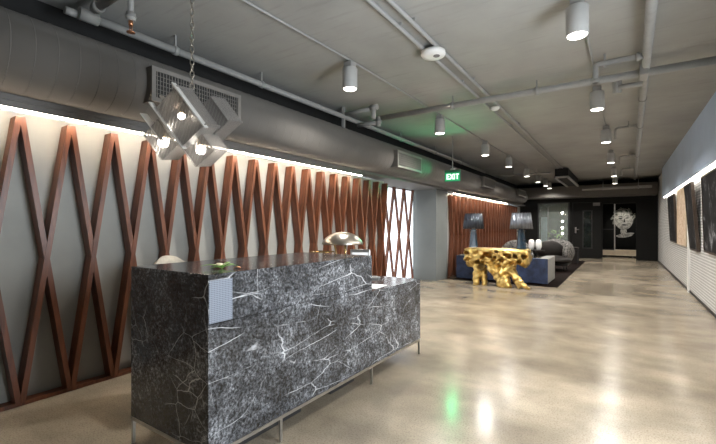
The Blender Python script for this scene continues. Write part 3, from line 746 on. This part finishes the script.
# ------------------------------------------------------------------ gold root console
def console(X, Y, Z):
    yc = 9.2
    f = rbox(X, Y, Z, (-2.36, yc, .69), (.70, .24, .16), .07)
    f = smin(f, ell_sd(X, Y, Z, (-2.88, yc, .58), (.21, .25, .21)), .06)
    f = smin(f, ell_sd(X, Y, Z, (-1.78, yc, .62), (.14, .22, .17)), .06)
    f = smin(f, ell_sd(X, Y, Z, (-2.25, yc, .50), (.26, .22, .18)), .08)
    f = smin(f, ell_sd(X, Y, Z, (-2.72, 9.22, .32), (.13, .15, .24)), .05)
    for a_, b_, r0, r1 in (((-2.75, 9.1, .55), (-2.78, 9.0, .03), .10, .07), ((-2.7, 9.3, .5), (-2.6, 9.05, .03), .09, .06), ((-2.8, 9.3, .5), (-2.86, 9.35, .03), .08, .05),
                           ((-2.45, 9.15, .5), (-2.2, 9.0, .08), .11, .10), ((-2.25, 9.2, .45), (-2.08, 8.98, .04), .13, .09), ((-2.15, 9.15, .42), (-1.66, 8.92, .03), .09, .045),
                           ((-2.05, 9.2, .45), (-1.82, 8.95, .05), .08, .05), ((-2.1, 9.3, .45), (-1.95, 9.42, .03), .08, .06), ((-2.6, 9.1, .5), (-2.42, 9.0, .36), .07, .06), ((-2.0, 9.1, .5), (-2.22, 8.95, .3), .06, .05)):
        f = smin(f, cap_sd(X, Y, Z, a_, b_, r0, r1), .035)
    for c, r in (((-2.98, 8.95, .73), (.07, .16, .045)), ((-2.94, 8.95, .60), (.05, .14, .05)), ((-2.5, 8.93, .70), (.10, .24, .075)), ((-2.36, 8.94, .59), (.055, .2, .08)), ((-2.64, 9.0, .42), (.09, .3, .08)),
                 ((-2.74, 8.95, .53), (.06, .2, .06)), ((-2.08, 8.94, .70), (.075, .2, .055)), ((-1.92, 8.95, .69), (.05, .18, .055)), ((-1.74, 8.96, .68), (.06, .18, .05)), ((-1.83, 8.95, .57), (.06, .15, .035)),
                 ((-2.2, 8.92, .60), (.06, .18, .045)), ((-2.3, 8.93, .77), (.05, .12, .025)), ((-2.76, 8.93, .75), (.06, .12, .03)), ((-2.62, 8.92, .62), (.04, .15, .06)), ((-2.28, 8.9, .45), (.05, .15, .05)), ((-2.02, 8.9, .55), (.04, .15, .05)))  :
        f = -smin(-f, ell_sd(X, Y, Z, c, r), .02)
    w = (np.sin(X*31+2*np.sin(Z*17))*np.sin(Z*29+Y*9+1.3*np.sin(X*13)))*.017+np.sin(X*63+Z*48)*np.sin(Z*71-X*22+Y*40)*.006
    f = f+w*np.clip((.83-Z)/.05, 0, 1)
    f = np.maximum(f, Z-.848); f = np.maximum(f, .002-Z)
    return f
V, Fc = surface_nets(console, (-3.2, 8.78, -.02), (-1.5, 9.56, .89), .017)
solo('console_table', MB().raw(V, Fc), 'gold', 'gold console table carved from a gnarled tree root', 'console table')
# table lamps
M['shade_silver'] = plain('pleated_silver_shade', (.22, .235, .27), .3, .85, var=.2, scale=9)
M['shade_dark'] = plain('pleated_charcoal_shade', (.035, .042, .055), .3, .4, var=.4, scale=9)
def table_lamp(x, y, label, sm):
    z = .849; t = T('table_lamp', label, 'table lamp', (x, y, z))
    t.part('base', MB().lathe([(.11, 0), (.112, .012), (.105, .02), (.1, .06), (.085, .22), (.075, .34), (.07, .37), (.09, .378), (.09, .40), (.06, .405), (.055, .45), (.01, .455)], (x, y, z), 8, sharp=True), 'blue_glaze')
    t.part('stem', MB().tube([(x, y, z+.45), (x, y, z+.76)], .012), 'steel')
    t.part('shade', MB().lathe([(.235, .44), (.19, .79), (.185, .788), (.23, .44)], (x, y, z), 96, flute=20, fl=.045), sm)
    t.part('shade_rim', MB().lathe([(.186, .782), (.193, .782), (.193, .796), (.186, .796)], (x, y, z), 48).lathe([(.231, .432), (.24, .432), (.24, .446), (.231, .446)], (x, y, z), 48), 'black')
table_lamp(-2.92, 9.28, 'blue table lamp with dark shade on the left end of the gold console', 'shade_dark')
table_lamp(-1.85, 9.25, 'blue table lamp with silver pleated shade on the right end of the gold console', 'shade_silver')
# ------------------------------------------------------------------ lounge
solo('rug', MB().box(-3.55, -1.17, 9.62, 17.5, 0.0005, .012), 'rug', 'dark brown rug under the lounge sofas', 'rug')
zr = .0125
t = T('sofa', 'boxy navy blue sofa with grey sides behind the gold console', 'sofa', (-2.48, 10.4, zr))
t.part('back', MB().box(-3.36, -1.60, 9.86, 10.06, .03, .60, .02), 'blue_velvet')
t.part('back_cover', MB().box(-3.54, -1.40, 9.845, 9.8595, .03, .60, .004).box(-1.72, -1.70, 9.838, 9.8449, .04, .59), 'blue_velvet')
for x0, x1 in ((-3.54, -3.362), (-1.598, -1.40)):
    t.part('arm', MB().box(x0, x1, 9.86, 11.0, .03, .602, .015), 'grey_cloth')
t.part('seat', MB().box(-3.36, -1.60, 10.06, 10.95, .05, .28, .02), 'blue_velvet')
for k in range(2): t.part('seat_cushion', MB().box(-3.36+k*.882, -2.482+k*.882, 10.07, 10.98, .282, .42, .04, seg=4), 'blue_velvet')
for x in (-3.45, -1.5):
    for y in (9.93, 10.9): t.part('foot', MB().lathe([(.03, 0), (.03, .0175)], (x, y, zr), 12), 'black')
def cushion(t, name, c, hs, mat, r=.09, p=None, h=.035):
    V, Fc = surface_nets(lambda X, Y, Z: np.maximum(rbox(X, Y, Z, c, hs, min(r, *hs)*.999), c[2]-hs[2]-Z), [a_-b_-.08 for a_, b_ in zip(c, hs)], [a_+b_+.08 for a_, b_ in zip(c, hs)], h)
    return t.part(name, MB().raw(V, Fc), mat, p)
# round-backed patterned armchair behind the blue sofa
t = T('armchair', 'grey patterned armchair with arched back behind the blue sofa', 'armchair', (-2.65, 12.3, zr))
V, Fc = surface_nets(lambda X, Y, Z: np.maximum(ell_sd(X, Y, Z, (-2.65, 12.55, .48), (.48, .14, .46)), .14-Z), (-3.25, 12.3, .1), (-2.05, 12.8, 1.0), .035)
t.part('back', MB().raw(V, Fc), 'pattern')
cushion(t, 'seat', (-2.65, 12.1, .33), (.42, .36, .12), 'leather')
for s in (-1, 1): cushion(t, 'arm', (-2.65+s*.45, 12.15, .42), (.07, .36, .14), 'pattern', .06)
for sx_ in (-.36, .36):
    for sy in (-.28, .3): t.part('leg', MB().tube([(-2.65+sx_, 12.12+sy, zr), (-2.65+sx_, 12.12+sy, .25)], .016), 'black')
# brown leather sofa with patterned back
t = T('armchair', 'dark brown leather armchair with patterned throw on the right side of the rug', 'armchair', (-1.7, 13.2, zr))
def backf(X, Y, Z):
    f = ell_sd(X, Y, Z, (-1.72, 13.75, .55), (.52, .2, .40))
    f = smin(f, ell_sd(X, Y, Z, (-1.36, 13.45, .55), (.14, .45, .34)), .06)
    return np.maximum(f, .2-Z)
V, Fc = surface_nets(backf, (-2.4, 12.9, .15), (-1.1, 14.1, 1.05), .04)
t.part('back', MB().raw(V, Fc), 'pattern')
V, Fc = surface_nets(lambda X, Y, Z: ell_sd(X, Y, Z, (-1.86, 13.52, .60), (.40, .18, .30)), (-2.4, 13.2, .2), (-1.3, 13.8, 1.0), .035)
t.part('back_cushion', MB().raw(V, Fc), 'leather')
V, Fc = surface_nets(lambda X, Y, Z: ell_sd(X, Y, Z, (-1.68, 13.1, .34), (.46, .48, .13)), (-2.3, 12.5, .1), (-1.1, 13.7, .6), .035)
t.part('seat', MB().raw(V, Fc), 'leather')
t.part('seat_frame', MB().box(-2.1, -1.3, 12.85, 13.8, .19, .25, .015), 'black')
for x in (-2.05, -1.42):
    for y in (12.95, 13.7): t.part('leg', MB().tube([(x, y, zr), (x, y, .2)], .014), 'black')
# cube stool
t = T('side_table', 'small dark cube table at the far end of the rug', 'side table', (-1.5, 16, zr))
t.part('top', MB().box(-1.72, -1.28, 15.8, 16.25, .55, .59, .006), 'leather')
for x in (-1.70, -1.30):
    for y in (15.82, 16.23): t.part('leg', MB().box(x-.016, x+.016, y-.016, y+.016, zr, .549), 'black')
t.part('panel', MB().box(-1.68, -1.32, 15.84, 16.21, .08, .5), 'leather')
# white vases on a round table
t = T('side_table', 'round pedestal table holding the two white vases', 'side table', (-2.0, 11.8, zr))
t.part('top', MB().lathe([(.01, .66), (.25, .66), (.25, .69), (.01, .691)], (-2.0, 11.8, 0), 28), 'leather')
t.part('stem', MB().tube([(-2.0, 11.8, .03), (-2.0, 11.8, .66)], .025), 'black')
t.part('base', MB().lathe([(.17, zr), (.17, .025), (.02, .035), (.01, .036)], (-2.0, 11.8, 0), 24), 'black')
for x, lab in ((-2.09, 'left of two small white rounded vases behind the blue sofa'), (-1.91, 'right of two small white rounded vases behind the blue sofa')):
    solo('vase', MB().lathe([(.045, 0), (.062, .03), (.08, .1), (.08, .2), (.065, .26), (.035, .285), (.03, .283), (.05, .2), (.01, .05)], (x, 11.8, .6915), 20), 'white', lab, 'vase')

# ------------------------------------------------------------------ right wall pictures
def painting(y0, y1, z0, z1, tilt, mat, label, fm='frame', xw=None):
    base = XR-.001 if xw is None else xw
    dpt = .05
    t = thing('painting', label, 'painting', (base, (y0+y1)/2, z0), 'paintings on the right wall')
    hy = (y1-y0)/2; H_ = z1-z0; f = .03
    R = Matrix.Rotation(-tilt, 3, 'Y')
    fr = MB()
    fr.box(-dpt, 0, -hy, -hy+f, 0, H_, 0, R).box(-dpt, 0, hy-f, hy, 0, H_, 0, R).box(-dpt, 0, -hy+f, hy-f, 0, f, 0, R).box(-dpt, 0, -hy+f, hy-f, H_-f, H_, 0, R)
    fr.build('frame', fm, t)
    MB().box(-dpt+.008, -.004, -hy+f, hy-f, f, H_-f, 0, R).build('canvas', mat, t)
painting(6.9, 8.42, .93, 2.15, .03, M['art'][0], 'large dark abstract painting cut off by the right edge of the view')
painting(9.1, 10.02, .90, 2.14, .075, M['art'][1], 'dark painting tilted forward from the wall, second from the right')
painting(10.6, 12.2, .92, 2.2, .0, M['tan_panel'], 'tan panel standing in for the wall stripe between the two dark paintings', 'plinth')  # added panel, standing in for a tan stripe of the lit wall
painting(12.35, 13.85, .93, 2.14, .05, M['art'][2], 'farthest dark painting on the right wall, past the tan panel')

# ------------------------------------------------------------------ back end
t = T('display_shelf', 'dark shelf unit behind the back glass, carrying four globes that imitate reflections', 'shelf', (-2.2, 20, 0))
for k in range(4):
    t.part('shelf', MB().box(-2.85, -1.75, 19.75, 20.25, .62+k*.34, .64+k*.34), 'black')
for x in (-2.84, -1.76): t.part('post', MB().box(x-.015, x+.015, 19.76, 20.24, 0, 2.2), 'black')
for k, z in enumerate((1.02, 1.27, 1.56, 1.93)):  # globes added to mimic ceiling lamps mirrored in the glass
    solo('globe_reflection', MB().ball((-2.21, 19.7, z), .036), 'bulb', 'small glowing globe imitating a lamp reflection in the back glass, ' + ('lowest of four', 'second from the bottom', 'second from the top', 'topmost of four')[k], 'reflection', 'four globes imitating reflections in the back glass')
cu = MB(); P = []
n = 24
for k in range(n+1): P.append((-3.06+.26*k/n, 19.55+.03*math.sin(k*1.7)))
cu.prism(P+[(x, y+.012) for x, y in P[::-1]], 'Z', .42, 1.75)
solo('curtain', cu, 'curtain', 'pale blue cloth hanging at the left of the back display window', 'curtain')
pn = T('potted_plant', 'leafy green plant behind the back display glass', 'plant', (-2.4, 19.5, 0))
pn.part('pot', MB().lathe([(.12, 0.001), (.17, .35), (.16, .35), (.01, .3)], (-2.4, 19.45, 0), 20), 'black')
fl = MB()
for k in range(60):
    a_ = random.uniform(0, 2*PI); r0 = random.uniform(.05, .3); z = random.uniform(.45, 1.15)
    P, F = leafm((-2.4+r0*math.cos(a_), 19.45+.6*r0*math.sin(a_)), .16, .06, a_, random.uniform(-.5, .9), z-zc)
    fl.raw(P, F)
fl.tube([(-2.4, 19.45, .3), (-2.4, 19.45, 1.0)], .01, 8)
pn.part('foliage', fl, 'leaf')
gl = struct('window_3', MB().box(-3.12, -3.06, YB-.01, YB+.03, .4, 2.37).box(-1.92, -1.86, YB-.01, YB+.03, .4, 2.37).box(-3.06, -1.92, YB-.01, YB+.03, .4, .45).box(-3.06, -1.92, YB-.01, YB+.03, 2.32, 2.37), 'black')
mg, nt, b = new_mat('thin_glass')
b.inputs['Base Color'].default_value = (.8, .9, .85, 1); b.inputs['Roughness'].default_value = .02; b.inputs['Alpha'].default_value = .15
MB().box(-3.06, -1.92, YB+.008, YB+.014, .45, 2.32).build('pane', mg, gl)
# small plate above the door
solo('wall_plate', MB().box(-1.0, -.75, YB-.02, YB-.001, 2.18, 2.31, .004), 'grey_cloth', 'small grey plate on the dark wall above the back door', 'plate')
# painted portrait in the room beyond
yp = 21.995
t = T('portrait_painting', 'large pale painted face on black, on the wall beyond the opening', 'painting', (0, yp, .3))
t.part('canvas', MB().box(-.62, .62, yp-.03, yp, .42, 2.42), 'dark_wall')
M['face_paint'] = patterned('pale_face_paint', (.30, .29, .26), (.62, .60, .55), 6)
def blob(cx_, cz_, rx_, rz_, rot=0, n=28, wob=0.):
    return [(cx_+rx_*(1+wob*math.sin(5*a_))*math.cos(a_)*math.cos(rot)-rz_*math.sin(a_)*math.sin(rot), cz_+rx_*math.cos(a_)*math.sin(rot)+rz_*(1+wob*math.sin(3*a_))*math.sin(a_)*math.cos(rot)) for a_ in [2*PI*k/n for k in range(n)]]
y1, y2, y3 = yp-.034, yp-.038, yp-.042
t.part('painted_face', MB().prism(blob(.05, 1.68, .37, .5, .12), 'Y', y1, yp-.0302).prism(blob(.06, 1.12, .12, .2, 0), 'Y', y1+.001, yp-.0302).prism(blob(.12, .93, .34, .1, .2, wob=.1), 'Y', y1+.002, yp-.0302), 'face_paint')
ft = MB()
ft.prism(blob(-.06, 1.70, .075, .028, -.1), 'Y', y2, y1).prism(blob(.2, 1.72, .07, .028, .1), 'Y', y2, y1)
ft.prism(blob(-.06, 1.79, .095, .016, .15), 'Y', y2, y1).prism(blob(.2, 1.81, .09, .016, -.1), 'Y', y2, y1)
ft.prism([(.08, 1.7), (.1, 1.7), (.13, 1.53), (.06, 1.52)], 'Y', y2, y1).prism(blob(.09, 1.40, .085, .03), 'Y', y2, y1)
t.part('painted_features', ft, 'black')
hr = MB()
for k in range(16):
    a_ = PI*.05+PI*1.05*k/15; r1_ = .47+.05*math.sin(k*2.1)
    hr.prism(blob(.06+(r1_-.08)*math.cos(a_), 1.66+r1_*.95*math.sin(a_), .10, .05, a_+.9), 'Y', y2-.001*(k % 3), yp-.0302)
for k in range(0): hr.prism(blob(.36+.05*math.sin(k*2), 1.35-k*.11, .07, .05, k), 'Y', y2-.001*(k % 3), yp-.0302)
t.part('painted_hair', hr, patterned('mottled_curl_paint', (.03, .04, .03), (.32, .32, .28), 12))
t = T('bench', 'low pale bench below the painted face', 'bench', (-.1, 20.6, 0))
t.part('top', MB().box(-.72, .55, 20.28, 20.75, .26, .32, .006), 'plinth')
t.part('front', MB().box(-.70, .53, 20.3, 20.33, .08, .2595), 'plinth')
for x in (-.55, .4): t.part('leg', MB().box(x-.03, x+.03, 20.36, 20.7, 0, .2595), 'black')
t = T('door_frame', 'slim dark metal glazed screen beside the far opening', 'glazed screen', (-.35, YB+.3, 0))
t.part('post', MB().box(-.27, -.23, YB+.28, YB+.32, .36, 2.25), 'steel'); t.part('rail', MB().box(-.98, -.27, YB+.28, YB+.32, 1.2, 1.23).box(-.98, -.27, YB+.28, YB+.32, .36, .4), 'black'); t.part('end_post', MB().box(-.995, -.94, YB+.28, YB+.32, 0, 2.25), 'black')

# ------------------------------------------------------------------ lights
spot('portrait_spot', (.05, 20.9, 2.55), 60, (1, .95, .85), 1.0, rot=(math.radians(38), 0, 0))
spot('bench_spot', (-.1, 19.7, 2.5), 160, (1, .92, .8), 1.0)
spot('display_spot', (-2.5, 19.6, 2.45), 7, (1, .95, .85), 1.6)
w = bpy.data.worlds.new('daylight'); sc.world = w; w.use_nodes = True
bg = w.node_tree.nodes['Background']; bg.inputs['Color'].default_value = (.86, .93, 1, 1); bg.inputs['Strength'].default_value = 24.
pt = bpy.data.lights.new('window_portal', 'AREA'); pt.shape = 'RECTANGLE'; pt.size = WZ1-WZ0; pt.size_y = WY1-WY0
pt.cycles.is_portal = True
po = bpy.data.objects.new('window_portal', pt); COL.objects.link(po)
po.location = (XR+.1, (WY0+WY1)/2, (WZ0+WZ1)/2); po.rotation_euler = (0, PI/2, 0)

# ------------------------------------------------------------------ camera
cam = bpy.data.cameras.new('camera'); co = bpy.data.objects.new('camera', cam); COL.objects.link(co)
cam.sensor_fit = 'HORIZONTAL'; cam.sensor_width = 36; cam.lens = 395/716*36
cam.shift_y = (226-222)/716; cam.clip_start = .05; cam.clip_end = 100
co.location = (0, 0, 1.35); co.rotation_euler = (PI/2, 0, th)
sc.camera = co
sc.view_settings.view_transform = 'Standard'; sc.view_settings.look = 'None'
sc.view_settings.gamma = 1; sc.view_settings.use_curve_mapping = False; sc.view_settings.exposure = 0.
sc.cycles.use_denoising = True
sc.cycles.max_bounces = 8; sc.cycles.transparent_max_bounces = 24
sc.cycles.sample_clamp_indirect = 6
